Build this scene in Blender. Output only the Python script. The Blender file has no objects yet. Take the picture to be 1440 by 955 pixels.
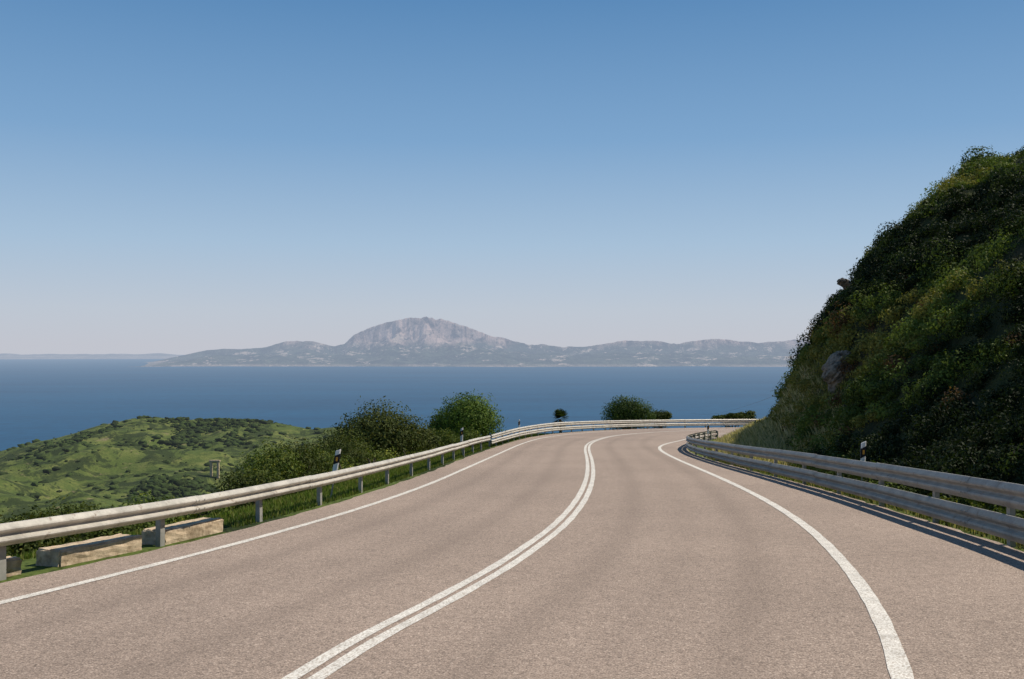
import bpy, math, random
import numpy as np
from mathutils import Vector, Matrix
random.seed(3); RNG=np.random.default_rng(7)
S=0.065; EYE=1.7; R_EARTH=6371000.0; SEA=-288.0
COL=bpy.context.scene.collection
SUNV=Vector((0.66,0.20,0.86)).normalized()

# ---------------------------------------------------------------- noise
_T=np.random.default_rng(11).permutation(256); _T=np.concatenate([_T,_T]); _V=np.random.default_rng(5).random(256)
def vn(x,y,seed=0):
    x=np.asarray(x,float)+seed*17.3; y=np.asarray(y,float)+seed*9.7
    ix=np.floor(x).astype(int); iy=np.floor(y).astype(int); fx=x-ix; fy=y-iy
    fx=fx*fx*fx*(fx*(fx*6-15)+10); fy=fy*fy*fy*(fy*(fy*6-15)+10)
    def h(a,b): return _V[_T[(_T[a&255]+b)&255]]
    return (h(ix,iy)*(1-fx)+h(ix+1,iy)*fx)*(1-fy)+(h(ix,iy+1)*(1-fx)+h(ix+1,iy+1)*fx)*fy
def fbm(x,y,o=4,seed=0):
    a=0;amp=.5;n=0
    for i in range(o):
        a=a+amp*vn(x*2**i,y*2**i,seed+i*3); n+=amp; amp*=.5
    return a/n-.5
def ridged(x,y,o=5,seed=0):
    a=0;amp=.5;n=0
    for i in range(o):
        a=a+amp*(1-np.abs(2*vn(x*2**i,y*2**i,seed+i*3)-1)); n+=amp; amp*=.52
    return a/n
def sstep(a,b,x):
    t=np.clip((x-a)/(b-a),0,1); return t*t*(3-2*t)

# ---------------------------------------------------------------- curves
def spline(pts,n=8):
    P=[np.array(p,float) for p in pts]; P=[2*P[0]-P[1]]+P+[2*P[-1]-P[-2]]; out=[]
    for i in range(1,len(P)-2):
        a,b,c,d=P[i-1:i+3]
        t0=0;t1=t0+np.linalg.norm(b-a)**.5;t2=t1+np.linalg.norm(c-b)**.5;t3=t2+np.linalg.norm(d-c)**.5
        for k in range(n):
            t=t1+(t2-t1)*k/n
            A1=(t1-t)/(t1-t0)*a+(t-t0)/(t1-t0)*b; A2=(t2-t)/(t2-t1)*b+(t-t1)/(t2-t1)*c; A3=(t3-t)/(t3-t2)*c+(t-t2)/(t3-t2)*d
            B1=(t2-t)/(t2-t0)*A1+(t-t0)/(t2-t0)*A2; B2=(t3-t)/(t3-t1)*A2+(t-t1)/(t3-t1)*A3
            out.append((t2-t)/(t2-t1)*B1+(t-t1)/(t2-t1)*B2)
    out.append(P[-2]); return np.array(out)
def smooth(P,it=6):
    P=P.copy()
    for _ in range(it): P[1:-1]=P[1:-1]*.5+(P[:-2]+P[2:])*.25
    return P
LEFT_LINE=smooth(spline([(-18.9,-35),(-10.5,-10),(-7.5,-1),(-5.8,4.6),(-4.9,7.46),(-4.5,8.75),(-4.25,9.64),(-3.96,10.72),(-3.62,12.08),(-3.2,14),(-2.65,16.9),(-1.94,22.2),(-1.38,28.3),(-.5,38.4),(.54,50),(1.8,59.5),(3.9,68.5),(7.1,77),(14.5,86.5),(24,92.5),(44,96.5),(68,91),(95,79)]))
CENTER=smooth(spline([(-14.5,-35),(-6.0,-10),(-3.4,-1),(-1.8,4.3),(-1.32,6.28),(-1.08,7.35),(-.68,8.69),(-.15,10.63),(.22,12.27),(.67,14.5),(1.17,17.8),(1.64,21.8),(2.1,26.7),(2.68,34.5),(3.2,42.5),(3.85,49.6),(5.0,57),(7.2,66.5),(12.5,78),(19.4,85.2),(27,89),(44,92.3),(66,87),(93,75)]))
RIGHT_LINE=smooth(spline([(-11,-35),(-2.5,-10),(.25,-1),(1.9,4.5),(2.46,6.28),(2.82,7.46),(3.23,9.02),(3.69,11.12),(4.22,14.08),(4.70,18.03),(5.07,22.9),(5.36,28.3),(5.67,34.5),(6.15,41),(6.75,45.5),(7.7,49.6),(9.2,54.5),(11.5,62),(15.5,71),(20.5,78),(28,83.5),(45,87.2),(64,81.5),(90,70)]))
LEFT_RAIL=smooth(spline([(-20,-35),(-11.6,-10),(-8.6,-1),(-6.9,4.5),(-5.9,7.5),(-5.1,10.08),(-4.35,12.6),(-3.8,15.35),(-3.38,18),(-3.05,20.7),(-2.8,23.1),(-2.52,25.9),(-2.2,29.75),(-1.75,36),(-1.1,43.3),(-.36,50.6),(.87,60.5),(3.0,71),(6.4,80),(11.8,89),(20.7,95.5),(30,98.6),(46,100.5),(70,94.5),(98,82)]))
RIGHT_RAIL=smooth(spline([(-8,-35),(1.0,-10),(3.0,-4),(4.6,2),(5.4,6),(5.85,9.4),(6.15,12),(6.35,15.26),(6.55,19.2),(6.66,24.5),(6.68,30),(6.9,37),(7.4,42),(8.4,47),(9.9,52.5),(12.5,60),(16.5,69),(21.5,76),(29,81.5),(45,85),(62,79.5),(88,68)]))
TOE=smooth(spline([(-5.5,-35),(3,-10),(5.2,-4),(6.3,2),(6.9,8),(7.2,12),(7.7,20),(8.7,30),(9.9,37),(11.4,44),(13.8,50),(17,57),(21,64),(26,71),(34,76),(46,79),(60,73),(85,61)]))

def sdist(P,x,y):
    """signed distance, positive on the right-hand side of the path"""
    x=np.asarray(x,float).ravel(); y=np.asarray(y,float).ravel(); P=P[::2] if len(P)>120 else P
    best=np.full(x.shape,1e18); sg=np.ones(x.shape)
    for i in range(len(P)-1):
        a=P[i]; d=P[i+1]-a; L=d@d
        if L<1e-9: continue
        t=np.clip(((x-a[0])*d[0]+(y-a[1])*d[1])/L,0,1)
        qx=x-a[0]-t*d[0]; qy=y-a[1]-t*d[1]; D=qx*qx+qy*qy
        m=D<best; best[m]=D[m]; sg[m]=np.sign(qx*d[1]-qy*d[0])[m]
    return np.sqrt(best)*sg
HP_U=[0,.6,1.5,2.5,4.3,7.9,10.5,16,40,100]; HP_H=[0,.9,2.7,4.6,7.0,9.5,10.9,13.0,19,30]
CX=[-1500,-700,-440,-400,-360,-325,-296,-265,-232,-205,-180,-160,-137,-114,-69,0,200,800]; CZ=[-200,-125,-92,-82,-72,-62,-56.5,-58.5,-59.5,-61,-64,-67,-66,-68,-86,-112,-140,-180]
def gully(x,y): return ridged(x/85+.3*fbm(x/60,y/60,2,5),y/120,4,3)
def ground_z(x,y,want_u=False):
    shp=np.shape(x); x=np.asarray(x,float).ravel(); y=np.asarray(y,float).ravel()
    wl=-sdist(LEFT_RAIL,x,y); ur=sdist(TOE,x,y); wr=sdist(RIGHT_RAIL,x,y)
    plane=-S*np.minimum(y,115)-.03
    r=np.hypot(x,y)
    # left / seaward side
    w=np.maximum(wl-.55,0)
    drop=np.where(w<3,.12*w*w,1.08+.62*(w-3))
    zl=plane-drop+fbm(x*.35,y*.35,3,2)*.5*sstep(.8,3,w)+fbm(x*.05,y*.05,3,4)*6*sstep(8,40,w)
    F=np.interp(x,CX,CZ)
    F=F-22*np.sin(np.pi*np.clip((800-y)/560,0,1))-.36*np.maximum(y-800,0)
    F=F+fbm(x/130,y/130,5,8)*(7+12*sstep(790,640,y))*sstep(90,260,r)+ (gully(x,y)-.55)*(5+20*sstep(800,690,y))
    k=6.0; hh=np.clip(.5+.5*(F-zl)/k,0,1); zl2=zl*(1-hh)+F*hh+k*hh*(1-hh)
    zl2=np.where(w<6,zl,zl2)
    # hill side
    u=np.maximum(ur,0); kk=1+.60*sstep(37,22,y)
    skirt=1.15*sstep(.7,4.2,wr)*sstep(27,41,y)
    uk=u/kk
    zr=plane+skirt+np.interp(uk,HP_U,HP_H)+fbm(x*.45,y*.45,4,6)*1.3*sstep(.2,2.5,u)+fbm(x*.15,y*.15,2,16)*2.2*sstep(1,6,u)
    zr=zr*(1-sstep(90,260,r))+F*sstep(90,260,r)
    z=np.where(ur>0,zr,np.where(wl>.55,zl2,plane+np.where(wr>.7,skirt,0)))
    if want_u: return z.reshape(shp),ur.reshape(shp)
    return z.reshape(shp)

# ---------------------------------------------------------------- mesh helpers
def mesh_arrays(name,V,Q,col=None,smoothf=False):
    V=np.asarray(V,np.float32); Q=np.asarray(Q,np.int32); k=Q.shape[1]
    me=bpy.data.meshes.new(name); me.vertices.add(len(V)); me.vertices.foreach_set("co",V.ravel())
    me.loops.add(Q.size); me.loops.foreach_set("vertex_index",Q.ravel())
    me.polygons.add(len(Q)); me.polygons.foreach_set("loop_start",np.arange(0,Q.size,k,dtype=np.int32))
    if smoothf: me.polygons.foreach_set("use_smooth",np.ones(len(Q),bool))
    me.update(calc_edges=True)
    if col is not None:
        a=me.color_attributes.new("Col",'FLOAT_COLOR','POINT'); c=np.ones((len(V),4),np.float32); c[:,:3]=col; a.data.foreach_set("color",c.ravel())
    return me
def add(name,me,mat=None,parent=None,**kw):
    o=bpy.data.objects.new(name,me); COL.objects.link(o)
    if mat is not None and me is not None and len(me.materials)==0: me.materials.append(mat)
    if parent is not None: o.parent=parent
    for k,v in kw.items(): o[k]=v
    return o
def empty(name,loc,**kw):
    o=bpy.data.objects.new(name,None); o.location=loc; o.empty_display_size=.2; COL.objects.link(o)
    for k,v in kw.items(): o[k]=v
    return o
def grid_quads(n,m):
    i=np.arange(n-1)[:,None]*m+np.arange(m-1)[None,:]; i=i.ravel()
    return np.stack([i,i+m,i+m+1,i+1],1)

# ---------------------------------------------------------------- materials
def new_mat(name):
    m=bpy.data.materials.new(name); m.use_nodes=True; nt=m.node_tree; nt.nodes.clear(); return m,nt
def N(nt,t,**kw):
    n=nt.nodes.new(t)
    for k,v in kw.items(): setattr(n,k,v)
    return n
def noise(nt,scale,detail=4,rough=.55,vec=None,dist=0):
    n=N(nt,'ShaderNodeTexNoise'); n.inputs['Scale'].default_value=scale; n.inputs['Detail'].default_value=detail; n.inputs['Roughness'].default_value=rough; n.inputs['Distortion'].default_value=dist
    if vec: nt.links.new(vec,n.inputs['Vector'])
    return n.outputs['Fac']
def ramp(nt,fac,stops):
    r=N(nt,'ShaderNodeValToRGB'); cr=r.color_ramp
    while len(cr.elements)<len(stops): cr.elements.new(.5)
    for e,(p,c) in zip(cr.elements,stops):
        e.position=p; e.color=(c,c,c,1) if isinstance(c,(int,float)) else (*c,1)
    nt.links.new(fac,r.inputs[0]); return r.outputs[0]
def mix(nt,f,a,b,mode='MIX'):
    m=N(nt,'ShaderNodeMix',data_type='RGBA',blend_type=mode)
    for s,v in ((m.inputs[0],f),(m.inputs[6],a),(m.inputs[7],b)):
        if isinstance(v,(int,float)): s.default_value=v
        elif isinstance(v,tuple): s.default_value=(*v,1)
        else: nt.links.new(v,s)
    return m.outputs[2]
def math_(nt,op,a,b=None):
    m=N(nt,'ShaderNodeMath',operation=op)
    for s,v in ((m.inputs[0],a),(m.inputs[1],b)):
        if v is None: continue
        if isinstance(v,(int,float)): s.default_value=v
        else: nt.links.new(v,s)
    return m.outputs[0]
def pos(nt):
    return N(nt,'ShaderNodeNewGeometry').outputs['Position']
def bump(nt,h,strength,dist=.02):
    b=N(nt,'ShaderNodeBump'); b.inputs['Strength'].default_value=strength; b.inputs['Distance'].default_value=dist; nt.links.new(h,b.inputs['Height']); return b.outputs[0]
def pbr(nt,color,rough=.8,spec=.3,metal=0,normal=None):
    p=N(nt,'ShaderNodeBsdfPrincipled')
    if isinstance(color,tuple): p.inputs['Base Color'].default_value=(*color,1)
    else: nt.links.new(color,p.inputs['Base Color'])
    p.inputs['Roughness'].default_value=rough; p.inputs['Specular IOR Level'].default_value=spec; p.inputs['Metallic'].default_value=metal
    if normal: nt.links.new(normal,p.inputs['Normal'])
    return p.outputs[0]
def out(nt,sh): 
    o=N(nt,'ShaderNodeOutputMaterial'); nt.links.new(sh,o.inputs[0])
def haze(nt,sh,L=15000.,col=(.42,.48,.58)):  # air light painted into the surface: emission grows with distance from the origin
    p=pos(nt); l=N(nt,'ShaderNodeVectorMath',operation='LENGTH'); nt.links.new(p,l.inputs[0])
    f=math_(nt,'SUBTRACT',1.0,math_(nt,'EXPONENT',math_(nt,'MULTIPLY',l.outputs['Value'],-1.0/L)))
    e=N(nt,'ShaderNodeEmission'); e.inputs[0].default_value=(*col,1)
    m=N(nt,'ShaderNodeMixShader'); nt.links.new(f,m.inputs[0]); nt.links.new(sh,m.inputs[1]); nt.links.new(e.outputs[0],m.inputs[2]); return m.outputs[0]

# asphalt (world-position grain; wheel wear follows a per-vertex lane attribute)
M_ASPH,nt=new_mat("asphalt"); p=pos(nt)
g1=noise(nt,80,2,.6,p); g2=noise(nt,26,4,.75,p); big=noise(nt,.22,4,.55,p,.3); mid=noise(nt,6,6,.8,p)
c=ramp(nt,g1,[(.32,(.125,.092,.072)),(.45,(.305,.234,.188)),(.57,(.362,.280,.226)),(.70,(.64,.52,.43))])
c=mix(nt,.9,c,ramp(nt,g2,[(.34,.64),(.5,1.),(.66,1.22)]),'MULTIPLY')
c=mix(nt,.45,c,ramp(nt,big,[(.38,(.84,.83,.82)),(.62,(1.12,1.11,1.10))]),'MULTIPLY')
c=mix(nt,.5,c,ramp(nt,mid,[(.36,.74),(.6,1.08)]),'MULTIPLY')
at=N(nt,'ShaderNodeAttribute'); at.attribute_name="Col"
c=mix(nt,math_(nt,'MULTIPLY',at.outputs['Fac'],mid),c,(.160,.122,.098))
out(nt,pbr(nt,c,.85,.2,0,bump(nt,g2,.7,.012)))
# paint
M_PAINT,nt=new_mat("road_paint"); p=pos(nt)
w=noise(nt,60,4,.7,p); w2=noise(nt,5,5,.7,p)
c=mix(nt,ramp(nt,w,[(.42,0.),(.52,1.)]),(.42,.35,.28),(.80,.76,.69)); c=mix(nt,.65,c,ramp(nt,w2,[(.35,.66),(.6,1.)]),'MULTIPLY')
out(nt,pbr(nt,c,.7,.3,0,bump(nt,w,.3,.004)))
# ground
M_GROUND,nt=new_mat("ground_vegetation"); p=pos(nt)
a=noise(nt,.018,6,.62,p,.5); b=noise(nt,.09,6,.68,p,.4); d_=noise(nt,1.1,5,.7,p)
c=mix(nt,ramp(nt,a,[(.40,0.),(.58,1.)]),(.080,.112,.024),(.150,.168,.044))
c=mix(nt,ramp(nt,b,[(.44,0.),(.58,1.)]),c,(.082,.112,.026))
c=mix(nt,ramp(nt,b,[(.33,1.),(.40,0.)]),c,(.21,.178,.090))
c=mix(nt,ramp(nt,noise(nt,.045,9,.78,p,.8),[(.49,0.),(.54,.9)]),c,(.030,.044,.013))
c=mix(nt,.5,c,ramp(nt,d_,[(.3,.5),(.7,1.25)]),'MULTIPLY')
at=N(nt,'ShaderNodeAttribute'); at.attribute_name="Col"
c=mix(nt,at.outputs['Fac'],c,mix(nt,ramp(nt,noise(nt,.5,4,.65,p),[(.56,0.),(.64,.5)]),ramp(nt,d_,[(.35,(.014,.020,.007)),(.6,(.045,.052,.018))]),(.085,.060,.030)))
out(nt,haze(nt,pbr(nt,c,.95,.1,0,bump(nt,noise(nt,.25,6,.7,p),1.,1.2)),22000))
# foliage
def foliage(name,tr=.3):
    m,nt=new_mat(name); at=N(nt,'ShaderNodeAttribute'); at.attribute_name="Col"
    d=N(nt,'ShaderNodeBsdfPrincipled'); nt.links.new(at.outputs['Color'],d.inputs['Base Color']); d.inputs['Roughness'].default_value=.65; d.inputs['Specular IOR Level'].default_value=.1
    t=N(nt,'ShaderNodeBsdfTranslucent'); c=mix(nt,1.,at.outputs['Color'],(1.4,1.5,.6),'MULTIPLY'); nt.links.new(c,t.inputs[0])
    s=N(nt,'ShaderNodeMixShader'); s.inputs[0].default_value=tr; nt.links.new(d.outputs[0],s.inputs[1]); nt.links.new(t.outputs[0],s.inputs[2])
    out(nt,s.outputs[0]); return m
M_LEAF=foliage("leaf_foliage",.22); M_GRASS=foliage("grass_blade",.3)
M_SCRUB,nt=new_mat("far_scrub"); at=N(nt,'ShaderNodeAttribute'); at.attribute_name="Col"; p=pos(nt)
c=mix(nt,.7,at.outputs['Color'],ramp(nt,noise(nt,1.5,4,.7,p),[(.3,.4),(.7,1.4)]),'MULTIPLY')
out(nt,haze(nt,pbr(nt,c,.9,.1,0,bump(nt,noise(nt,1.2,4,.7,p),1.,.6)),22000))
M_BARK,nt=new_mat("bark"); p=pos(nt); out(nt,pbr(nt,ramp(nt,noise(nt,20,4,.6,p),[(.3,(.05,.035,.025)),(.7,(.14,.11,.08))]),.9,.2))
# galvanised steel
def steel(name,base,rough):
    m,nt=new_mat(name); p=pos(nt); n1=noise(nt,3.,5,.65,p); n2=noise(nt,30,3,.6,p)
    c=ramp(nt,n1,[(.3,tuple(v*.66 for v in base)),(.6,base)]); c=mix(nt,.35,c,ramp(nt,n2,[(.3,.7),(.6,1.05)]),'MULTIPLY')
    c=mix(nt,ramp(nt,noise(nt,7,6,.75,p),[(.58,0.),(.68,.7)]),c,(.15,.09,.05))
    out(nt,pbr(nt,c,rough,.35,.12,bump(nt,n2,.08,.003))); return m
M_STEEL=steel("galvanised_steel",(.53,.495,.43),.55); M_STEEL_SHADED=steel("shaded_galvanised_steel",(.36,.335,.29),.6); M_POST=steel("galvanised_post",(.34,.33,.30),.6)  # second steel: darker copy, shade of the bank-side rail put into its colour
M_CONC,nt=new_mat("concrete"); p=pos(nt); n1=noise(nt,9,6,.7,p)
c=ramp(nt,n1,[(.3,(.26,.19,.12)),(.5,(.50,.39,.27)),(.75,(.62,.50,.36))]); c=mix(nt,ramp(nt,noise(nt,3,4,.6,p),[(.52,0.),(.66,.6)]),c,(.16,.115,.07))
out(nt,pbr(nt,c,.9,.2,0,bump(nt,n1,.7,.02)))
def plain(name,col,rough=.6):
    m,nt=new_mat(name); p=pos(nt); c=mix(nt,.5,col,ramp(nt,noise(nt,25,4,.6,p),[(.3,.75),(.65,1.)]),'MULTIPLY'); out(nt,pbr(nt,c,rough,.3)); return m
M_WHITE=plain("white_plastic",(.78,.77,.73)); M_BLACK=plain("black_plastic",(.015,.015,.017)); M_REFL=plain("amber_reflector",(.75,.35,.06),.25); M_CABLE=plain("cable_rubber",(.12,.12,.13))
M_ROCK,nt=new_mat("limestone_rock"); p=pos(nt); n1=noise(nt,4.5,7,.75,p)
out(nt,pbr(nt,ramp(nt,n1,[(.38,(.10,.085,.065)),(.58,(.42,.36,.29))]),.9,.1,0,bump(nt,n1,1.,.2)))
# sea
M_SEA,nt=new_mat("sea_water"); p=pos(nt); mp=N(nt,'ShaderNodeMapping'); mp.inputs['Scale'].default_value=(.0006,.0022,.001); nt.links.new(p,mp.inputs[0])
s1=noise(nt,1.,6,.6,mp.outputs[0],.3); mp2=N(nt,'ShaderNodeMapping'); mp2.inputs['Scale'].default_value=(.02,.04,.02); nt.links.new(p,mp2.inputs[0]); s2=noise(nt,1.,3,.6,mp2.outputs[0])
c=ramp(nt,s1,[(.3,(.003,.052,.120)),(.7,(.006,.074,.158))]); c=mix(nt,.55,c,ramp(nt,s2,[(.3,.72),(.7,1.25)]),'MULTIPLY')
d=N(nt,'ShaderNodeBsdfDiffuse'); nt.links.new(c,d.inputs[0]); gl=N(nt,'ShaderNodeBsdfGlossy'); gl.inputs['Roughness'].default_value=.35; gl.inputs[0].default_value=(.7,.8,.9,1)
ms=N(nt,'ShaderNodeMixShader'); ms.inputs[0].default_value=.03; nt.links.new(d.outputs[0],ms.inputs[1]); nt.links.new(gl.outputs[0],ms.inputs[2])
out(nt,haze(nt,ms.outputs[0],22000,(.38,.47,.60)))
# mountains
def mountain_mat(name,L,hc):
    m,nt=new_mat(name); p=pos(nt); sx=N(nt,'ShaderNodeSeparateXYZ'); nt.links.new(p,sx.inputs[0])
    n1=noise(nt,.0016,7,.65,p); n2=noise(nt,.0035,8,.75,p,.8)
    mv=N(nt,'ShaderNodeMapping'); mv.inputs['Scale'].default_value=(.0042,.0012,.0016); nt.links.new(p,mv.inputs[0]); n3=noise(nt,1.,7,.75,mv.outputs[0],1.2)
    hz=math_(nt,'ADD',sx.outputs[2],math_(nt,'MULTIPLY',math_(nt,'SUBTRACT',n1,.5),550.))
    rockf=ramp(nt,math_(nt,'DIVIDE',math_(nt,'ADD',hz,300.),700.),[(.36,0.),(.56,1.)])
    rock=mix(nt,.55,ramp(nt,n2,[(.44,(.03,.02,.03)),(.54,(.86,.62,.52))]),ramp(nt,n3,[(.45,(.02,.02,.04)),(.53,(.90,.66,.56))])); veg=ramp(nt,n2,[(.40,(.0,.030,.036)),(.60,(.110,.150,.110))])  # gully shade and bright facets painted into the rock colour
    c=mix(nt,rockf,veg,rock)
    c=mix(nt,ramp(nt,noise(nt,.0028,7,.75,p),[(.56,0.),(.61,.85)]),c,(.84,.68,.56))
    shore=ramp(nt,math_(nt,'DIVIDE',math_(nt,'ADD',sx.outputs[2],310.),60.),[(.25,.6),(.75,0.)])
    c=mix(nt,math_(nt,'MULTIPLY',shore,ramp(nt,n1,[(.4,.1),(.6,1.)])),c,(.70,.56,.46))
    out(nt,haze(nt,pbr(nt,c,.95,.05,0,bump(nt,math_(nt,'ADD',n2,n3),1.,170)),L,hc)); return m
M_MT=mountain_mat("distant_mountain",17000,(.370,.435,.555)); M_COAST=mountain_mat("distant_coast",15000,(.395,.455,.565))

# ---------------------------------------------------------------- ground sheet
na,nr=760,600
th=np.radians(np.linspace(-100,100,na)); rr=np.exp(np.linspace(math.log(5),math.log(2600),nr))
T_,R_=np.meshgrid(th,rr,indexing='ij'); GX=R_*np.sin(T_); GY=-12+R_*np.cos(T_); GZ,GU=ground_z(GX,GY,True)
far=np.hypot(GX,GY)>2000; GZ[far]=np.minimum(GZ[far],-330)
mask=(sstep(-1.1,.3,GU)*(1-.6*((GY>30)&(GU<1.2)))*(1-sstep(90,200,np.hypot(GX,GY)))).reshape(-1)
me=mesh_arrays("ground",np.stack([GX,GY,GZ],-1).reshape(-1,3),grid_quads(na,nr)[:,::-1],mask[:,None]*np.ones((1,3)),smoothf=True)
add("ground",me,M_GROUND,kind="structure",label="green coastal terrain falling from the road to the sea",category="hillside")

# road (planar, sloping)
def resample(P,n):
    s=np.concatenate([[0],np.cumsum(np.hypot(*np.diff(P,axis=0).T))]); t=np.linspace(0,s[-1],n)
    return np.stack([np.interp(t,s,P[:,0]),np.interp(t,s,P[:,1])],1)
def offset(P,d):
    T=np.gradient(P,axis=0); T/=np.linalg.norm(T,axis=1)[:,None]; return P+np.stack([T[:,1],-T[:,0]],1)*d
k=np.arange(600); LE=offset(resample(LEFT_RAIL,600),.16)
LE[:,0]+=.10*(vn(k*.9,k*0,1)-.5); RE=offset(resample(RIGHT_RAIL,600),.0); RE[:,0]+=.12*(vn(k*.9,k*0,8)-.5)
m=80; ff=np.linspace(0,1,m+1)[None,:,None]
RV=LE[:,None,:]+(RE-LE)[:,None,:]*ff; RV=RV.reshape(-1,2)
dc=sdist(CENTER,RV[:,0],RV[:,1]); wear=np.zeros(len(RV))
for c0 in (-2.75,-1.1,1.0,2.65): wear=np.maximum(wear,np.exp(-((dc-c0)/.20)**2))
wear=wear*.55+.25*np.exp(-((np.abs(dc)-1.85)/.22)**2)
me=mesh_arrays("road",np.stack([RV[:,0],RV[:,1],-S*RV[:,1]],1),grid_quads(600,m+1),wear[:,None]*np.ones((1,3)))
o=add("road",me,M_ASPH,kind="structure",label="sunlit weathered grey-brown asphalt road curving downhill",category="road")
def strip(name,P,off,wd,label):
    P=resample(P,600); jit=(vn(np.arange(600)*1.7,np.zeros(600),4)-.5)*.012
    A=offset(P,(off-wd/2)); B=offset(P,(off+wd/2)); A[:,0]+=jit; B[:,0]-=jit
    V=np.empty((1200,3)); V[0::2,:2]=A; V[1::2,:2]=B; V[:,2]=-S*V[:,1]+.005
    me=mesh_arrays(name,V,grid_quads(600,2)); add(name,me,M_PAINT,kind="structure",label=label,category="road marking")
strip("road_marking",LEFT_LINE,0,.12,"solid white edge line painted on the asphalt")
strip("road_marking",RIGHT_LINE,0,.14,"solid white edge line painted on the asphalt")
strip("road_marking",CENTER,-.080,.105,"solid white centre line painted on the asphalt")
strip("road_marking",CENTER,.080,.105,"solid white centre line painted on the asphalt")

# ---------------------------------------------------------------- sea
na,nr=361,220; th=np.linspace(0,2*math.pi,na); rr=np.exp(np.linspace(math.log(700),math.log(90000),nr))
T_,R_=np.meshgrid(th,rr,indexing='ij')
me=mesh_arrays("sea",np.stack([R_*np.sin(T_),R_*np.cos(T_),SEA-R_**2/(2*R_EARTH)],-1).reshape(-1,3),grid_quads(na,nr)[:,::-1],smoothf=True)
add("sea",me,M_SEA,kind="structure",label="calm deep blue sea strait reaching the hazy horizon",category="sea")

# ---------------------------------------------------------------- far coast
SK=[(180,520),(215,509),(250,501),(290,493),(315,491),(340,491),(375,488),(395,482),(410,479),(440,480),(470,487),(485,484),(497,472),(520,461),(545,453),(570,448),(595,446),(620,449),(650,458),(665,464),(690,472),(720,479),(745,485),(765,484),(790,488),(820,488),(850,484),(880,479),(920,479),(950,484),(975,480),(1000,477),(1040,480),(1080,482),(1110,479),(1140,475),(1220,470),(1350,470)]
t0=[(a-720)/1400 for a,b in SK]; e0=[(485-b)/1400 for a,b in SK]
na,nd=1500,230
t=np.linspace(t0[0],t0[-1],na); DS=14000+900*fbm(t*12,t*0,3,3); Dc=17000
A=np.interp(t,t0,e0)*Dc+290+Dc**2/(2*R_EARTH)
A=A*(1+.10*fbm(t*90,t*0+3,5,9)+.06*(ridged(t*140,t*0+7,4,29)-.6))
sv=np.linspace(-.04,1.5,nd); TT,SV=np.meshgrid(t,sv,indexing='ij'); AA=A[:,None]
D=DS[:,None]+(Dc-DS[:,None])*SV; X=TT*D; Y=D
wx=X+400*fbm(X/900,Y/900,3,33)
rg=ridged(wx/900,Y/3000,5,2); r2=ridged(wx/330,Y/1200,4,7)
s=np.clip(SV,0,1)
g=np.where(s<.12,s/.12*.12,.12+.88*((s-.12)/.88)**1.25)
foot=sstep(0,.2,s)*(1-sstep(.45,.8,s))*130*ridged(X/1500,Y/900,5,12)
Hh=AA*g*(1-1.05*(1-rg)*(1-s**10))*(1-.75*(1-r2)*(1-s**9))+foot*np.clip(AA/200,0,1)
Hh=np.where(SV>1,AA*(1-.9*sstep(1,1.5,SV)),Hh); Hh=np.where(SV<0,-40,Hh)
Z=SEA-D**2/(2*R_EARTH)+Hh
me=mesh_arrays("distant_mountain",np.stack([X,Y,Z],-1).reshape(-1,3),grid_quads(na,nd),smoothf=True)
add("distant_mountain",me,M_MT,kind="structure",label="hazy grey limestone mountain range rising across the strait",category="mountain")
# very far low coast
na,nd=300,30; t=np.linspace(-.62,-.28,na); sv=np.linspace(-.1,1.2,nd); TT,SV=np.meshgrid(t,sv,indexing='ij'); D=24000+3000*SV
A=(70+120*(fbm(t*30,t*0,4,5)+.3))*sstep(-.29,-.36,t)
Z=SEA-D**2/(2*R_EARTH)+A[:,None]*sstep(0,.9,SV)-10*(SV<=0)
me=mesh_arrays("distant_coast",np.stack([TT*D,D,Z],-1).reshape(-1,3),grid_quads(na,nd),smoothf=True)
add("distant_coast",me,M_COAST,kind="structure",label="faint low coastline on the hazy horizon",category="coast")

# ---------------------------------------------------------------- foliage builders
def leaf_arrays(P,Nn,size,col,aspect=.5):
    n=len(P); r=RNG.normal(size=(n,3)); t=np.cross(Nn,r); t/=np.linalg.norm(t,axis=1)[:,None]+1e-9; b=np.cross(Nn,t); b/=np.linalg.norm(b,axis=1)[:,None]+1e-9
    sz=(size*RNG.uniform(.6,1.3,n))[:,None]
    V=np.empty((n,4,3)); V[:,0]=P-t*sz; V[:,1]=P+b*sz*aspect; V[:,2]=P+t*sz; V[:,3]=P-b*sz*aspect
    return V.reshape(-1,3),np.arange(4*n).reshape(-1,4),np.repeat(col,4,axis=0)
def crown_points(c,rad,n,lobes=9,shell=.35,lob=.48):
    c=np.array(c,float); rad=np.array(rad,float)
    L=RNG.normal(size=(lobes,3)); L/=np.linalg.norm(L,axis=1)[:,None]; L[:,2]=np.abs(L[:,2])*.95-.25
    Lc=L*RNG.uniform(.35,.72,lobes)[:,None]; Lr=RNG.uniform(lob*.62,lob*1.1,lobes)
    idx=RNG.choice(lobes,n,p=Lr**2/np.sum(Lr**2)); d=RNG.normal(size=(n,3)); d/=np.linalg.norm(d,axis=1)[:,None]
    rr=1-shell*RNG.random(n)**1.6
    bump_=1+.18*np.sin(d[:,0]*7+idx)*np.sin(d[:,1]*6+idx*2)+.12*np.sin(d[:,2]*11+idx)
    q=Lc[idx]+d*(Lr[idx]*rr*bump_)[:,None]
    return c+q*rad, d, idx
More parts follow.
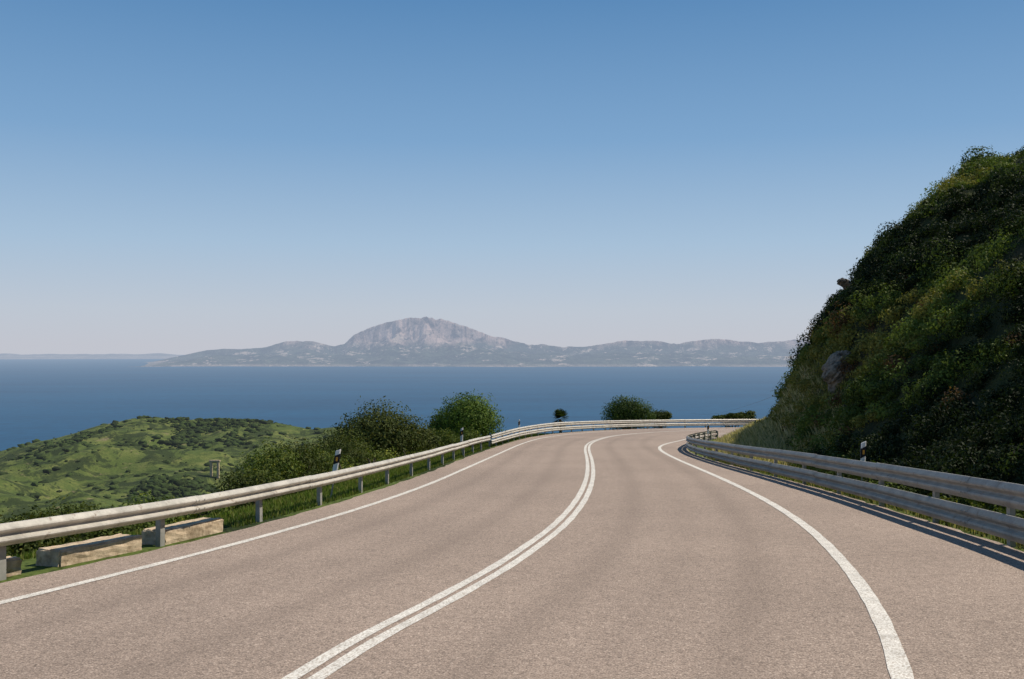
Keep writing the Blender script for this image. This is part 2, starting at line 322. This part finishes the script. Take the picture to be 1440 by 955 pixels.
def crown_mesh(rad,n,size,base,lobes=9,lob=.48):
    P,d,idx=crown_points((0,0,0),rad,n,lobes,.4,lob)
    Nn=d+RNG.normal(size=d.shape)*.45; Nn/=np.linalg.norm(Nn,axis=1)[:,None]
    lv=RNG.uniform(.65,1.3,lobes+1)[idx]*RNG.uniform(.75,1.25,n)
    col=np.array(base)[None,:]*lv[:,None]; yl=RNG.random(n)<.12; col[yl]*=np.array([1.7,1.35,.9])
    return P,Nn,size,col
def finish_crown(name,parts):
    Vs=[];Qs=[];Cs=[];o=0
    for P,Nn,size,col in parts:
        v,q,c=leaf_arrays(P,Nn,size,col); Vs.append(v);Qs.append(q+o);Cs.append(c);o+=len(v)
    return mesh_arrays(name,np.concatenate(Vs),np.concatenate(Qs),np.concatenate(Cs))
def tube_into(V,F,pts,rads,seg=7):
    pts=[np.array(p,float) for p in pts]; base=len(V)
    for i,p in enumerate(pts):
        d=pts[min(i+1,len(pts)-1)]-pts[max(i-1,0)]; d/=np.linalg.norm(d); a=np.cross(d,[.3,1,.1]); a/=np.linalg.norm(a); b=np.cross(d,a)
        for k in range(seg):
            an=2*math.pi*k/seg; V.append(tuple(p+(a*math.cos(an)+b*math.sin(an))*rads[i]))
    for i in range(len(pts)-1):
        for k in range(seg):
            F.append((base+i*seg+k,base+i*seg+(k+1)%seg,base+(i+1)*seg+(k+1)%seg,base+(i+1)*seg+k))
def make_plant(kind,x,y,top,rad,base,n,size,label,lobes=10,group=None,lob=.48):
    """top: absolute z of the crown top"""
    gz=float(ground_z(np.array([x]),np.array([y]))[0]); 
    cz=top-rad[2]*1.0
    root=empty(kind,(x,y,gz),label=label,category="tree" if kind.endswith("tree") else "shrub")
    if group: root["group"]=group
    V=[];F=[]; hgt=max(cz-gz,.15)
    lean=RNG.uniform(-.15,.15,2)
    r0=.045+.035*max(rad)
    tube_into(V,F,[(0,0,-.3),(lean[0]*.3,lean[1]*.3,hgt*.4),(lean[0],lean[1],hgt*.9)],[r0*1.3,r0,r0*.7])
    for k in range(6):
        an=k*1.05+RNG.uniform(-.3,.3); e=np.array([math.cos(an)*rad[0]*.6,math.sin(an)*rad[1]*.6,hgt+rad[2]*RNG.uniform(-.2,.5)])
        st=np.array([lean[0],lean[1],hgt*.75]); md=(st+e)/2+np.array([0,0,-.08])
        tube_into(V,F,[st,md,e],[r0*.6,r0*.4,r0*.15],5)
    me=bpy.data.meshes.new("trunk"); me.from_pydata(V,[],F); add("trunk",me,M_BARK,root)
    parts=[crown_mesh(rad,n,size,base,lobes,lob)]
    if cz-gz>rad[2]*.7:
        P,d,idx=crown_points((0,0,-(cz-gz)*.55),(rad[0]*.95,rad[1]*.95,max((cz-gz)*.7,.4)),int(n*.6),lobes,.4,lob)
        Nn=d+RNG.normal(size=d.shape)*.55; Nn/=np.linalg.norm(Nn,axis=1)[:,None]; parts.append((P,Nn,size,np.array(base)[None,:]*RNG.uniform(.5,1.1,len(P))[:,None]))
    me=finish_crown("crown",parts); c=add("crown",me,M_LEAF,root); c.location=(0,0,cz-gz)
    return root
DG=(.058,.076,.017); MG=(.088,.120,.024); BG=(.125,.155,.030)
E=EYE
# trees behind the seaward rail
make_plant("tree",-4.75,37,E-2.05,(1.9,1.7,1.7),(.050,.064,.016),26000,.052,"dark rounded evergreen tree behind the guardrail",30,lob=.58)
make_plant("tree",-3.6,38,E-2.75,(1.0,1.2,1.2),DG,9000,.055,"low dark evergreen tree behind the guardrail",12)
make_plant("tree",-2.15,49.5,E-2.35,(1.95,1.6,1.7),(.092,.148,.028),22000,.058,"bright green rounded tree behind the guardrail",28,lob=.58)
make_plant("tree",-3.3,50.5,E-3.1,(1.2,1.2,1.2),MG,7000,.065,"green bushy tree beside a larger tree",9)
make_plant("tree",11.9,103,E-5.1,(2.9,2.4,2.3),(.050,.080,.022),17000,.09,"spreading green tree beyond the guardrail on the bend",24,lob=.56)
make_plant("shrub",15.7,106,E-6.6,(1.5,1.2,1.1),DG,4500,.09,"small dark shrub beyond the guardrail on the bend",10,lob=.54)
make_plant("shrub",24.2,110,E-7.2,(2.2,1.5,1.0),DG,5000,.11,"low dark shrub beyond the guardrail on the bend",9)
make_plant("shrub",26.4,111,E-7.0,(1.5,1.2,1.1),DG,3000,.11,"low dark shrub beyond the guardrail on the bend",6)
# shrubs along the seaward verge (x, y, top, radius, height, colour)
SH=[(-6.5,19,-2.92,.8,.8,MG),(-5.75,22,-2.62,.95,1.1,DG),(-5.9,24,-2.30,1.1,1.3,MG),(-5.7,25.4,-2.32,1.3,1.4,DG),(-5.4,27.8,-2.72,1.2,1.2,MG),(-5.2,30,-2.95,1.3,1.2,DG),(-4.4,32.2,-3.25,.95,1.0,BG),(-5.9,33,-2.8,1.5,1.4,DG),
    (-6.6,15.8,-2.55,.85,.8,DG),(-7.2,14.6,-2.48,.9,.8,DG),(-6.3,17.2,-2.68,.75,.8,MG),(-7.3,13.2,-2.40,.7,.7,DG),(-8.6,16.5,-2.80,1.2,.9,DG),(-8.7,19.5,-3.05,1.1,1.0,DG),(-9.9,23,-3.6,1.3,1.1,DG),(-9.8,14,-2.62,1.1,.9,MG),
    (-5.2,20.6,-2.95,.6,.7,DG),(-4.6,23.5,-2.95,.7,.8,DG),(-4.2,26,-3.1,.7,.8,BG),(-3.8,29,-3.3,.7,.8,MG),(-3.4,33,-3.5,.7,.8,BG),(-5.3,17.4,-2.76,.5,.55,MG),(-2.8,41,-3.55,.85,.9,MG),(-2.0,45,-3.85,.7,.8,MG),(-8.0,11.6,-2.30,.7,.7,DG),(-7.1,10.6,-2.26,.5,.5,MG)]
for (x,y,tp,r,h,b) in SH:
    make_plant("shrub",x,y,E+tp+.12,(r,r*.9,h),b,int(6400*r*r+1600),.036,"dense green shrub on the slope behind the guardrail",13,group="shrubs on the slope behind the guardrail",lob=.56)
# dwarf palm
gz=float(ground_z(np.array([4.0]),np.array([83.]))[0]); root=empty("palm_tree",(4.0,83,gz),label="small dark palm tree beyond the guardrail",category="tree")
V=[];F=[]; tz=E-6.2-gz; tube_into(V,F,[(0,0,-.2),(.05,0,tz*.5),(0,0,tz)],[.16,.13,.14]); me=bpy.data.meshes.new("trunk"); me.from_pydata(V,[],F); add("trunk",me,M_BARK,root)
V=[];Q=[];C=[]
for k in range(80):
    an=RNG.uniform(0,6.28); el=RNG.uniform(-.9,1.4); L=RNG.uniform(.65,.95); dirv=np.array([math.cos(an)*math.cos(el),math.sin(an)*math.cos(el),math.sin(el)])
    sd=np.cross(dirv,[0,0,1]); sd/=np.linalg.norm(sd)
    for j in range(-4,5):
        dv=dirv+sd*j*.13; dv/=np.linalg.norm(dv); p0=np.array([0,0,tz])+dirv*L*.35; p1=p0+dv*L*.65-np.array([0,0,.08*abs(j)/4]); b=len(V)
        V+= [tuple(p0-sd*.03),tuple(p0+sd*.03),tuple(p1+sd*.02),tuple(p1-sd*.02)]; Q.append((b,b+1,b+2,b+3)); C+=[(.04*RNG.uniform(.7,1.3),.055,.02)]*4
add("crown",mesh_arrays("crown",V,Q,np.array(C)),M_LEAF,root)

# hillside shrubs (stuff): cover by surface area
tr=resample(TOE,1400); tt=np.gradient(tr,axis=0); tt/=np.linalg.norm(tt,axis=1)[:,None]; nrm=np.stack([tt[:,1],-tt[:,0]],1)
okk=np.where((tr[:,1]>10)&(tr[:,0]<27))[0]
us=np.linspace(0,21,300); hs_=np.interp(us,HP_U,HP_H); arc=np.concatenate([[0],np.cumsum(np.hypot(np.diff(us),np.diff(hs_)))])
parts=[]; nb=8600
ii=RNG.choice(okk,nb); uu=np.interp(RNG.random(nb)*arc[-1],arc,us)-.45+RNG.normal(size=nb)*.1; px=tr[ii]+nrm[ii]*uu[:,None]
keep=(px[:,0]/np.maximum(px[:,1],1)<.60)&(px[:,1]>9)&(px[:,1]<66); grassy=(px[:,1]>30)&(uu<.75+1.6*fbm(px[:,0]*.6,px[:,1]*.6,2,61))&(RNG.random(nb)<.8)
keep&=~grassy
px=px[keep]; uu=uu[keep]; nb=len(px)
zz=ground_z(px[:,0],px[:,1]); hrel=zz+S*px[:,1]
hue=fbm(px[:,0]*.3,zz*.35+px[:,1]*.12,3,21)*1.5+RNG.normal(size=nb)*.05+.22*(1-sstep(2.0,6.0,hrel))-.13  # height term paints sunlit scrub low on the bank, shade higher up
PAL=[(.20,.185,.045),(.115,.150,.030),(.055,.078,.017),(.017,.027,.009)]; RED=(.12,.068,.032)
for i in range(nb):
    x,y=px[i]; dist=math.hypot(x,y); r=RNG.uniform(.24,.55)*(1 if hrel[i]>3.5 else .85)
    if RNG.random()<.10: r*=1.6
    size=.023+.0007*dist; n=int(min(900,250*(r/.4)**2*(.045/size)**1.3))
    b=np.array(PAL[0] if hue[i]>.17 else PAL[1] if hue[i]>.05 else PAL[2] if hue[i]>-.06 else PAL[3])
    if RNG.random()<.03 and hrel[i]<6: b=np.array(RED)
    P,d,idx=crown_points((x,y,zz[i]+r*.15),(r,r,r*RNG.uniform(.7,1.05)),n,6,.3,.62)
    Nn=d+RNG.normal(size=d.shape)*.32; Nn/=np.linalg.norm(Nn,axis=1)[:,None]
    col=b[None,:]*(RNG.uniform(.8,1.2)*RNG.uniform(.82,1.18,n))[:,None]
    parts.append((P,Nn,size,col))
me=finish_crown("hillside_shrubs",parts); add("hillside_shrubs",me,M_LEAF,kind="stuff",label="dense dark green maquis scrub covering the steep bank",category="shrubs")

# grass blades
def grass(name,xs,ys,hmin,hmax,cols,label,wd=.012,lean=.35):
    n=len(xs); z=ground_z(xs,ys)-.02; h=RNG.uniform(hmin,hmax,n); an=RNG.uniform(0,6.28,n); dx=np.cos(an)*wd;dy=np.sin(an)*wd
    la=RNG.uniform(0,6.28,n); ll=h*RNG.uniform(.05,lean,n); B=np.stack([xs,ys,z],1)
    V=np.empty((n,4,3)); V[:,0]=B-np.stack([dx,dy,0*dx],1); V[:,1]=B+np.stack([dx,dy,0*dx],1)
    M_=B+np.stack([np.cos(la)*ll*.4,np.sin(la)*ll*.4,h*.6],1); T2=B+np.stack([np.cos(la)*ll,np.sin(la)*ll,h],1)
    V[:,2]=T2; V[:,3]=M_-np.stack([dx,dy,0*dx],1)
    c=np.array(cols)[RNG.integers(0,len(cols),n)]*RNG.uniform(.7,1.3,n)[:,None]
    me=mesh_arrays(name,V.reshape(-1,3),np.arange(4*n).reshape(-1,4),np.repeat(c,4,axis=0)); add(name,me,M_GRASS,kind="stuff",label=label,category="grass")
GC=[(.12,.14,.035),(.09,.12,.028),(.22,.20,.08),(.36,.30,.16)]
n=110000; ii=RNG.choice(okk,n); uu=-2.6+RNG.random(n)*4.2; q=tr[ii]+nrm[ii]*uu[:,None]; wr=sdist(RIGHT_RAIL,q[:,0],q[:,1]); q=q[(wr>.12)&((uu<.4)|(q[:,1]>30))]
grass("verge_grass",q[:,0],q[:,1],.06,.24,GC,"green and straw coloured grass between guardrail and bank",.010)
n=50000; m_=np.where((tr[:,1]>28)&(tr[:,1]<60))[0]; ii=RNG.choice(m_,n); uu=-2.4+RNG.random(n)*3.6; q=tr[ii]+nrm[ii]*uu[:,None]; k=fbm(q[:,0]*.5,q[:,1]*.5,2,31)>-.10; wr=sdist(RIGHT_RAIL,q[:,0],q[:,1]); q=q[k&(wr>.6)]
grass("dry_grass",q[:,0],q[:,1],.12,.42,[(.56,.46,.29),(.46,.38,.22),(.28,.25,.11)],"dry straw coloured grass stalks on the bank",.008,.6)
lr=resample(LEFT_RAIL,1500); lt=np.gradient(lr,axis=0); lt/=np.linalg.norm(lt,axis=1)[:,None]; ln=np.stack([-lt[:,1],lt[:,0]],1); ok=np.where((lr[:,1]>6)&(lr[:,1]<70))[0]
n=110000; ii=RNG.choice(ok,n); uu=.08+RNG.random(n)**1.3*4.5; q=lr[ii]+ln[ii]*uu[:,None]; q=q[(q[:,1]>14.6)|(uu>.95)]
grass("verge_grass",q[:,0],q[:,1],.04,.13,[(.09,.13,.024),(.13,.18,.034),(.19,.19,.06)],"green grass growing beneath and behind the guardrail",.009)

# far hill scrub (stuff)
import bmesh
bm=bmesh.new(); bmesh.ops.create_icosphere(bm,subdivisions=2,radius=1); IV=np.array([v.co[:] for v in bm.verts]); IF=np.array([[v.index for v in f.verts] for f in bm.faces]); bm.free()
n=90000; a=RNG.uniform(-.62,.02,n); d=np.sqrt(RNG.uniform(60**2,900**2,n)); X=a*d; Y=d
gul=.55-gully(X,Y)
k=fbm(X/45,Y/60,6,41)+gul*.55+RNG.normal(size=n)*.05; sel=(k>.065)|((RNG.random(n)<.025)); X=X[sel];Y=Y[sel];d=d[sel]
wl=-sdist(LEFT_RAIL,X,Y); m_=wl>12; X=X[m_];Y=Y[m_];d=d[m_]; n=len(X); Z=ground_z(X,Y)
r=(.4+2.1*RNG.random(n)**3)*np.clip(d/350,.35,1); jit=1+RNG.normal(size=(n,len(IV)))*.26
V=IV[None]*jit[...,None]*r[:,None,None]*np.array([1.3,1.3,.7])+np.stack([X,Y,Z+r*.1],1)[:,None,:]
F=(IF[None]+(np.arange(n)*len(IV))[:,None,None]).reshape(-1,3); cc=np.array([.034,.052,.013])*RNG.uniform(.6,1.6,n)[:,None]; cc=np.repeat(cc,len(IV),axis=0)
me=mesh_arrays("hill_scrub",V.reshape(-1,3),F,cc); add("hill_scrub",me,M_SCRUB,kind="stuff",label="scattered dark scrub across the green coastal hill",category="shrubs")

# ---------------------------------------------------------------- guardrails
PROF=[(.0,.0),(.012,.004),(.055,.045),(.062,.060),(.055,.078),(.008,.104),(.0,.115),(.008,.126),(.055,.152),(.062,.170),(.055,.185),(.012,.226),(.0,.23)]
def post_mesh(h):
    w,d,t=.050,.034,.006
    sec=[(-w,-d),(w,-d),(w,-d+t),(-w+t,-d+t),(-w+t,d-t),(w,d-t),(w,d),(-w,d)]
    bm=bmesh.new()
    lo=[bm.verts.new((x,y,-.35)) for x,y in sec]; hi=[bm.verts.new((x,y,h)) for x,y in sec]
    for i in range(8): bm.faces.new((lo[i],lo[(i+1)%8],hi[(i+1)%8],hi[i]))
    bm.faces.new(hi); bm.faces.new(lo[::-1])
    me=bpy.data.meshes.new("post"); bm.to_mesh(me); bm.free(); return me
def build_rail(label,P,beams,postY,side,hfun=lambda y:1.,gap=.10,ks=1.0,mat=None):
    """P = beam path, side=+1 when the road is on the right-hand side of the path"""
    s=np.concatenate([[0],np.cumsum(np.hypot(*np.diff(P,axis=0).T))]); L=s[-1]
    base=P[len(P)//2]; root=empty("guardrail",(base[0],base[1],-S*base[1]),label=label,category="guardrail"); rb=np.array([base[0],base[1],-S*base[1]])
    T=np.gradient(P,axis=0); T/=np.linalg.norm(T,axis=1)[:,None]
    def at(v):
        q=np.array([np.interp(v,s,P[:,0]),np.interp(v,s,P[:,1])]); t=np.array([np.interp(v,s,T[:,0]),np.interp(v,s,T[:,1])]); t/=np.linalg.norm(t); return q,t,np.array([t[1],-t[0]])*side
    for bz in beams:
        V=[];F=[]; v0=0.; panel=4.0
        while v0<L-.5:
            v1=min(v0+panel+.14,L); ns=9; b0=len(V); wob=RNG.uniform(-.008,.008); wo2=RNG.uniform(-.008,.008)
            for i in range(ns):
                f=i/(ns-1); q,t,nn=at(v0+(v1-v0)*f); hs=hfun(q[1])
                for (a,z) in PROF:
                    V.append((*(q+nn*(a+(1-f)*.005)),-S*q[1]+(bz+z*ks)*hs+wob*(1-f)+wo2*f))
            m=len(PROF)
            for i in range(ns-1):
                for j in range(m-1): F.append((b0+i*m+j,b0+(i+1)*m+j,b0+(i+1)*m+j+1,b0+i*m+j+1))
            for (dv,zz_) in ((.06,.06),(.06,.17),(.2,.06),(.2,.17),(.13,.115)):
                if v0+dv>=L: continue
                q,t,nn=at(v0+dv); hs=hfun(q[1]); an=.062 if zz_!=.115 else .0
                c0=np.array([*(q+nn*(an+.006)),-S*q[1]+(bz+zz_*ks)*hs]); t3=np.array([t[0],t[1],0]); n3=np.array([nn[0],nn[1],0]); b=len(V)
                for k in range(6):
                    a_=k*math.pi/3
                    V.append(tuple(c0+t3*.014*math.cos(a_)+np.array([0,0,.014*math.sin(a_)])-n3*.004))
                for k in range(6):
                    a_=k*math.pi/3
                    V.append(tuple(c0+t3*.011*math.cos(a_)+np.array([0,0,.011*math.sin(a_)])+n3*.010))
                for k in range(6): F.append((b+k,b+(k+1)%6,b+6+(k+1)%6,b+6+k))
                F.append(tuple(b+6+k for k in range(6)))
            v0+=panel
        me=bpy.data.meshes.new("beam"); me.from_pydata([tuple(np.array(v)-rb) for v in V],[],F)
        o=add("beam",me,mat or M_STEEL,root); md=o.modifiers.new("thick","SOLIDIFY"); md.thickness=.004; md.offset=-1 if side>0 else 1
    pm={}
    for v in postY:
        q,t,nn=at(v); hs=hfun(q[1])
        key=round((max(beams)+.19*ks)*hs,2)
        if key not in pm: pm[key]=post_mesh(key)
        c=q-nn*(gap)
        o=add("post",pm[key],M_POST,root); o.location=(c[0]-rb[0],c[1]-rb[1],-S*c[1]-rb[2]); o.rotation_euler=(RNG.uniform(-.015,.015),RNG.uniform(-.015,.015),math.atan2(t[1],t[0]))
        for bz in beams:
            key2="sp"
            if key2 not in pm:
                bm=bmesh.new(); bmesh.ops.create_cube(bm,size=1); bmesh.ops.scale(bm,vec=(.08,.062,.16),verts=bm.verts); bmesh.ops.bevel(bm,geom=bm.edges[:],offset=.008,segments=1,affect='EDGES'); m_=bpy.data.meshes.new("spacer"); bm.to_mesh(m_); bm.free(); pm[key2]=m_
            c2=q-nn*.033; o2=add("spacer",pm[key2],M_POST,root); o2.location=(c2[0]-rb[0],c2[1]-rb[1],-S*c2[1]+(bz+.115*ks)*hs-rb[2]); o2.rotation_euler=(0,0,math.atan2(t[1],t[0]))
    return root
def cut(P,y0,y1=None,x1=None):
    P=resample(P,900); i0=np.argmax(P[:,1]>y0); 
    if x1 is not None: i1=np.argmax(P[:,0]>x1)
    else: i1=np.argmax(P[:,1]>y1)
    return P[i0:i1]
def arcs(P,ys):
    s=np.concatenate([[0],np.cumsum(np.hypot(*np.diff(P,axis=0).T))]); return [float(np.interp(y,P[:,1],s)) for y in ys]
PL=cut(LEFT_RAIL,1.5,44.6); build_rail("weathered steel guardrail on short posts along the seaward verge",PL,[.325],arcs(PL,[2.4,4.9,7.5,10.08,12.6,15.35,18,20.7,23.1,25.9,28.6,31.3,34,36.7,39.4,42.1]),1,gap=.10)
PF=cut(LEFT_RAIL,44.7,x1=60); LF=float(np.sum(np.hypot(*np.diff(PF,axis=0).T)))
build_rail("double-beam steel guardrail following the outside of the bend",PF,[.17,.50],list(np.arange(.3,LF,2.6)),1,lambda y: float(np.interp(y,[44,54,72],[.725,.85,1.03])),ks=1.15)
PR=cut(RIGHT_RAIL,1.5,x1=12.2); LR=float(np.sum(np.hypot(*np.diff(PR,axis=0).T)))
hf=lambda y: float(np.interp(y,[12,15,19,25,30,37,46,60],[1,.97,.93,.88,.82,.76,.66,.60]))
build_rail("double-beam grey steel guardrail beneath the overgrown bank",PR,[.08,.49],list(np.arange(.6,LR,2.6)),-1,hf,ks=1.36,mat=M_STEEL_SHADED)

# ---------------------------------------------------------------- delineators
def box_mesh(name,sx,sy,sz,bev=.006,skew=0):
    bm=bmesh.new(); bmesh.ops.create_cube(bm,size=1)
    for v in bm.verts: v.co=Vector((v.co.x*sx,v.co.y*sy,v.co.z*sz))
    bmesh.ops.bevel(bm,geom=bm.edges[:],offset=bev,segments=2,affect='EDGES')
    for v in bm.verts: v.co.z+=v.co.x*skew
    me=bpy.data.meshes.new(name); bm.to_mesh(me); bm.free(); return me
def body_mesh(h):
    bm=bmesh.new(); w=.05; d=.020
    sec=[(-w,0),(-w*.6,-d),(w*.6,-d),(w,0),(w*.6,d),(-w*.6,d)]
    lo=[bm.verts.new((x,y,.50)) for x,y in sec]; hi=[bm.verts.new((x,y,h+x*.5)) for x,y in sec]
    for i in range(6): bm.faces.new((lo[i],lo[(i+1)%6],hi[(i+1)%6],hi[i]))
    bm.faces.new(hi); bm.faces.new(lo[::-1]); me=bpy.data.meshes.new("post_body"); bm.to_mesh(me); bm.free(); return me
BM=body_mesh(1.0); BAND=box_mesh("black_band",.106,.048,.18,.004,.55); RF=box_mesh("reflector",.04,.006,.08,.002); STK=box_mesh("stake",.03,.012,.75,.002)
for (x,y,tilt,rot,h,lab) in [(-3.52,19.3,.16,.05,.98,"white and black road delineator post leaning behind the guardrail"),(-1.98,38.8,.03,0,1.03,"white and black road delineator post behind the guardrail"),(.42,58.9,0,0,1.15,"white and black road delineator post behind the guardrail"),(6.98,19.9,.04,-.1,1.10,"white and black road delineator post by the grassy bank"),(10.2,51.8,0,-.1,1.0,"white and black road delineator post by the bend")]:
    o=empty("delineator_post",(x,y,-S*y-.05),label=lab,category="road marker",group="delineator posts beside the road"); o.rotation_euler=(0,tilt,rot); o.scale=(1,1,h)
    add("post_body",BM,M_WHITE,o); b=add("black_band",BAND,M_BLACK,o); b.location=(0,0,.82); r=add("reflector",RF,M_REFL,o); r.location=(0,-.029,.82)
    k_=add("stake",STK,M_POST,o); k_.location=(0,.028,.25)

# ---------------------------------------------------------------- concrete blocks
def block(x0,y0,x1,y1,h,dep,label):
    L=math.hypot(x1-x0,y1-y0); bm=bmesh.new(); bmesh.ops.create_cube(bm,size=1); 
    for v in bm.verts: v.co=Vector((v.co.x*L,v.co.y*dep,v.co.z*(h+.2)))
    bmesh.ops.bevel(bm,geom=bm.edges[:],offset=.018,segments=2,affect='EDGES'); bmesh.ops.subdivide_edges(bm,edges=[e for e in bm.edges if e.calc_length()>.2],cuts=7,use_grid_fill=True)
    for v in bm.verts: v.co+=Vector([(random.random()-.5)*.014 for _ in range(3)])
    me=bpy.data.meshes.new("concrete_block"); bm.to_mesh(me); bm.free()
    cx,cy=(x0+x1)/2,(y0+y1)/2; o=add("concrete_block",me,M_CONC,label=label,category="concrete block",group="concrete blocks under the guardrail"); o.location=(cx,cy,-S*cy+(h-.2)/2); o.rotation_euler=(0,math.atan(S*(y1-y0)/L),math.atan2(y1-y0,x1-x0))
block(-5.13,11.0,-4.72,12.35,.155,.34,"weathered long concrete block lying beneath the guardrail")
block(-4.60,12.75,-4.26,14.2,.16,.34,"weathered long concrete block lying beneath the guardrail")
block(-5.70,9.35,-5.32,10.55,.15,.34,"weathered long concrete block lying beneath the guardrail")

# ---------------------------------------------------------------- rocks on the bank and gateway
def rock(x,y,z,r,label):
    bm=bmesh.new(); bmesh.ops.create_icosphere(bm,subdivisions=4,radius=1)
    for v in bm.verts:
        c=v.co; k=1+.7*(vn(c.x*1.6+x,c.y*1.6+c.z*1.3,3)-.5)+.55*(vn(c.x*3.5,c.z*3.5+c.y*3,6)-.5)+.2*(vn(c.x*8,c.z*8+c.y*7,9)-.5); v.co=Vector((c.x*r[0],c.y*r[1],c.z*r[2]))*float(k)
    me=bpy.data.meshes.new("rock"); bm.to_mesh(me); bm.free(); o=add("rock",me,M_ROCK,label=label,category="rock"); o.location=(x,y,z); o.rotation_euler=(0,.5,.3); return o
def first_hit(tx,ez,d0,d1):
    """first point of the terrain along a sight line over the ground (direction tx, slope ez)"""
    dd=np.linspace(d0,d1,2500); zg=ground_z(tx*dd,dd); hit=zg>EYE+ez*dd
    if not hit.any(): return None
    i=int(np.argmax(hit)); return tx*dd[i],float(dd[i]),float(zg[i])
h=first_hit((1180-720)/1400,(485-525)/1400,22,70) or (13.2,39.0,0.)
rock(h[0]-.15,h[1]-.35,h[2]+.15,(.42,.45,.66),"pale grey limestone outcrop on the grassy bank")
h=first_hit((1198-720)/1400,(485-412)/1400,22,75) or (15.,43.,3.)
rock(h[0]-.25,h[1],h[2]+.35,(.36,.3,.16),"small pale limestone rock jutting from the scrub")
h=first_hit(-.2985,(485-670)/1400,90,820) or (-120.,400.,-60.); sc=h[1]*24/1400/2.7
def bx(name,sx,sy,sz,loc,par,mat): o=add(name,box_mesh(name,sx,sy,sz,.02),mat,par); o.location=loc; return o
hut=empty("stone_gateway",h,label="small pale stone gateway standing among the scrub",category="gateway"); hut.scale=(sc,sc,sc)
for xx in (-.55,.55): bx("pillar",.35,.4,2.6,(xx,0,1.0),hut,M_CONC)
bx("lintel",1.7,.5,.25,(0,0,2.43),hut,M_CONC)
# overhead cable
V=[];F=[];P0=np.array([17.5,62,EYE-2.7]);P1=np.array([29.5,165,EYE-11.3]); pts=[P0+(P1-P0)*t-np.array([0,0,2.2*4*t*(1-t)*.35]) for t in np.linspace(0,1,24)]
tube_into(V,F,pts,[.007]*24,5); me=bpy.data.meshes.new("overhead_cable"); me.from_pydata(V,[],F); add("overhead_cable",me,M_CABLE,label="thin dark overhead cable strung from the bank",category="cable")

# ---------------------------------------------------------------- light, sky
el=math.asin(SUNV.z); az=math.atan2(SUNV.x,SUNV.y)
W=bpy.data.worlds.new("World"); bpy.context.scene.world=W; W.use_nodes=True; nt=W.node_tree; nt.nodes.clear()
sky=N(nt,'ShaderNodeTexSky'); sky.sky_type='NISHITA'; sky.sun_disc=False; sky.sun_elevation=el; sky.sun_rotation=az; sky.altitude=300; sky.air_density=1.0; sky.dust_density=.8; sky.ozone_density=2.2
tc=N(nt,'ShaderNodeTexCoord'); sp=N(nt,'ShaderNodeSeparateXYZ'); nt.links.new(tc.outputs['Generated'],sp.inputs[0])
grad=ramp(nt,sp.outputs[2],[(0.,(.555,.575,.645)),(.035,(.520,.580,.670)),(.10,(.390,.535,.700)),(.20,(.210,.385,.620)),(.34,(.093,.243,.480)),(1.,(.04,.10,.22))])
skys=mix(nt,1.,sky.outputs[0],(.08,.08,.08),'MULTIPLY')
skyc=mix(nt,.93,skys,grad)
bg=N(nt,'ShaderNodeBackground'); bg.inputs[1].default_value=1.0; nt.links.new(skyc,bg.inputs[0]); ow=N(nt,'ShaderNodeOutputWorld'); nt.links.new(bg.outputs[0],ow.inputs[0])
sl=bpy.data.lights.new("sun",'SUN'); sl.energy=5.0; sl.angle=math.radians(.5); sl.color=(1,.92,.79); so=bpy.data.objects.new("sun",sl); COL.objects.link(so); so.rotation_euler=SUNV.to_track_quat('Z','Y').to_euler()
cam=bpy.data.cameras.new("camera"); cam.lens=35; cam.sensor_width=36; cam.clip_end=200000; cam.clip_start=.1
co=bpy.data.objects.new("camera",cam); COL.objects.link(co); co.location=(0,0,EYE); co.rotation_euler=(math.radians(90)+math.atan(7.5/1400),0,0); bpy.context.scene.camera=co
vs=bpy.context.scene.view_settings; vs.view_transform='Standard'; vs.look='None'; vs.exposure=0
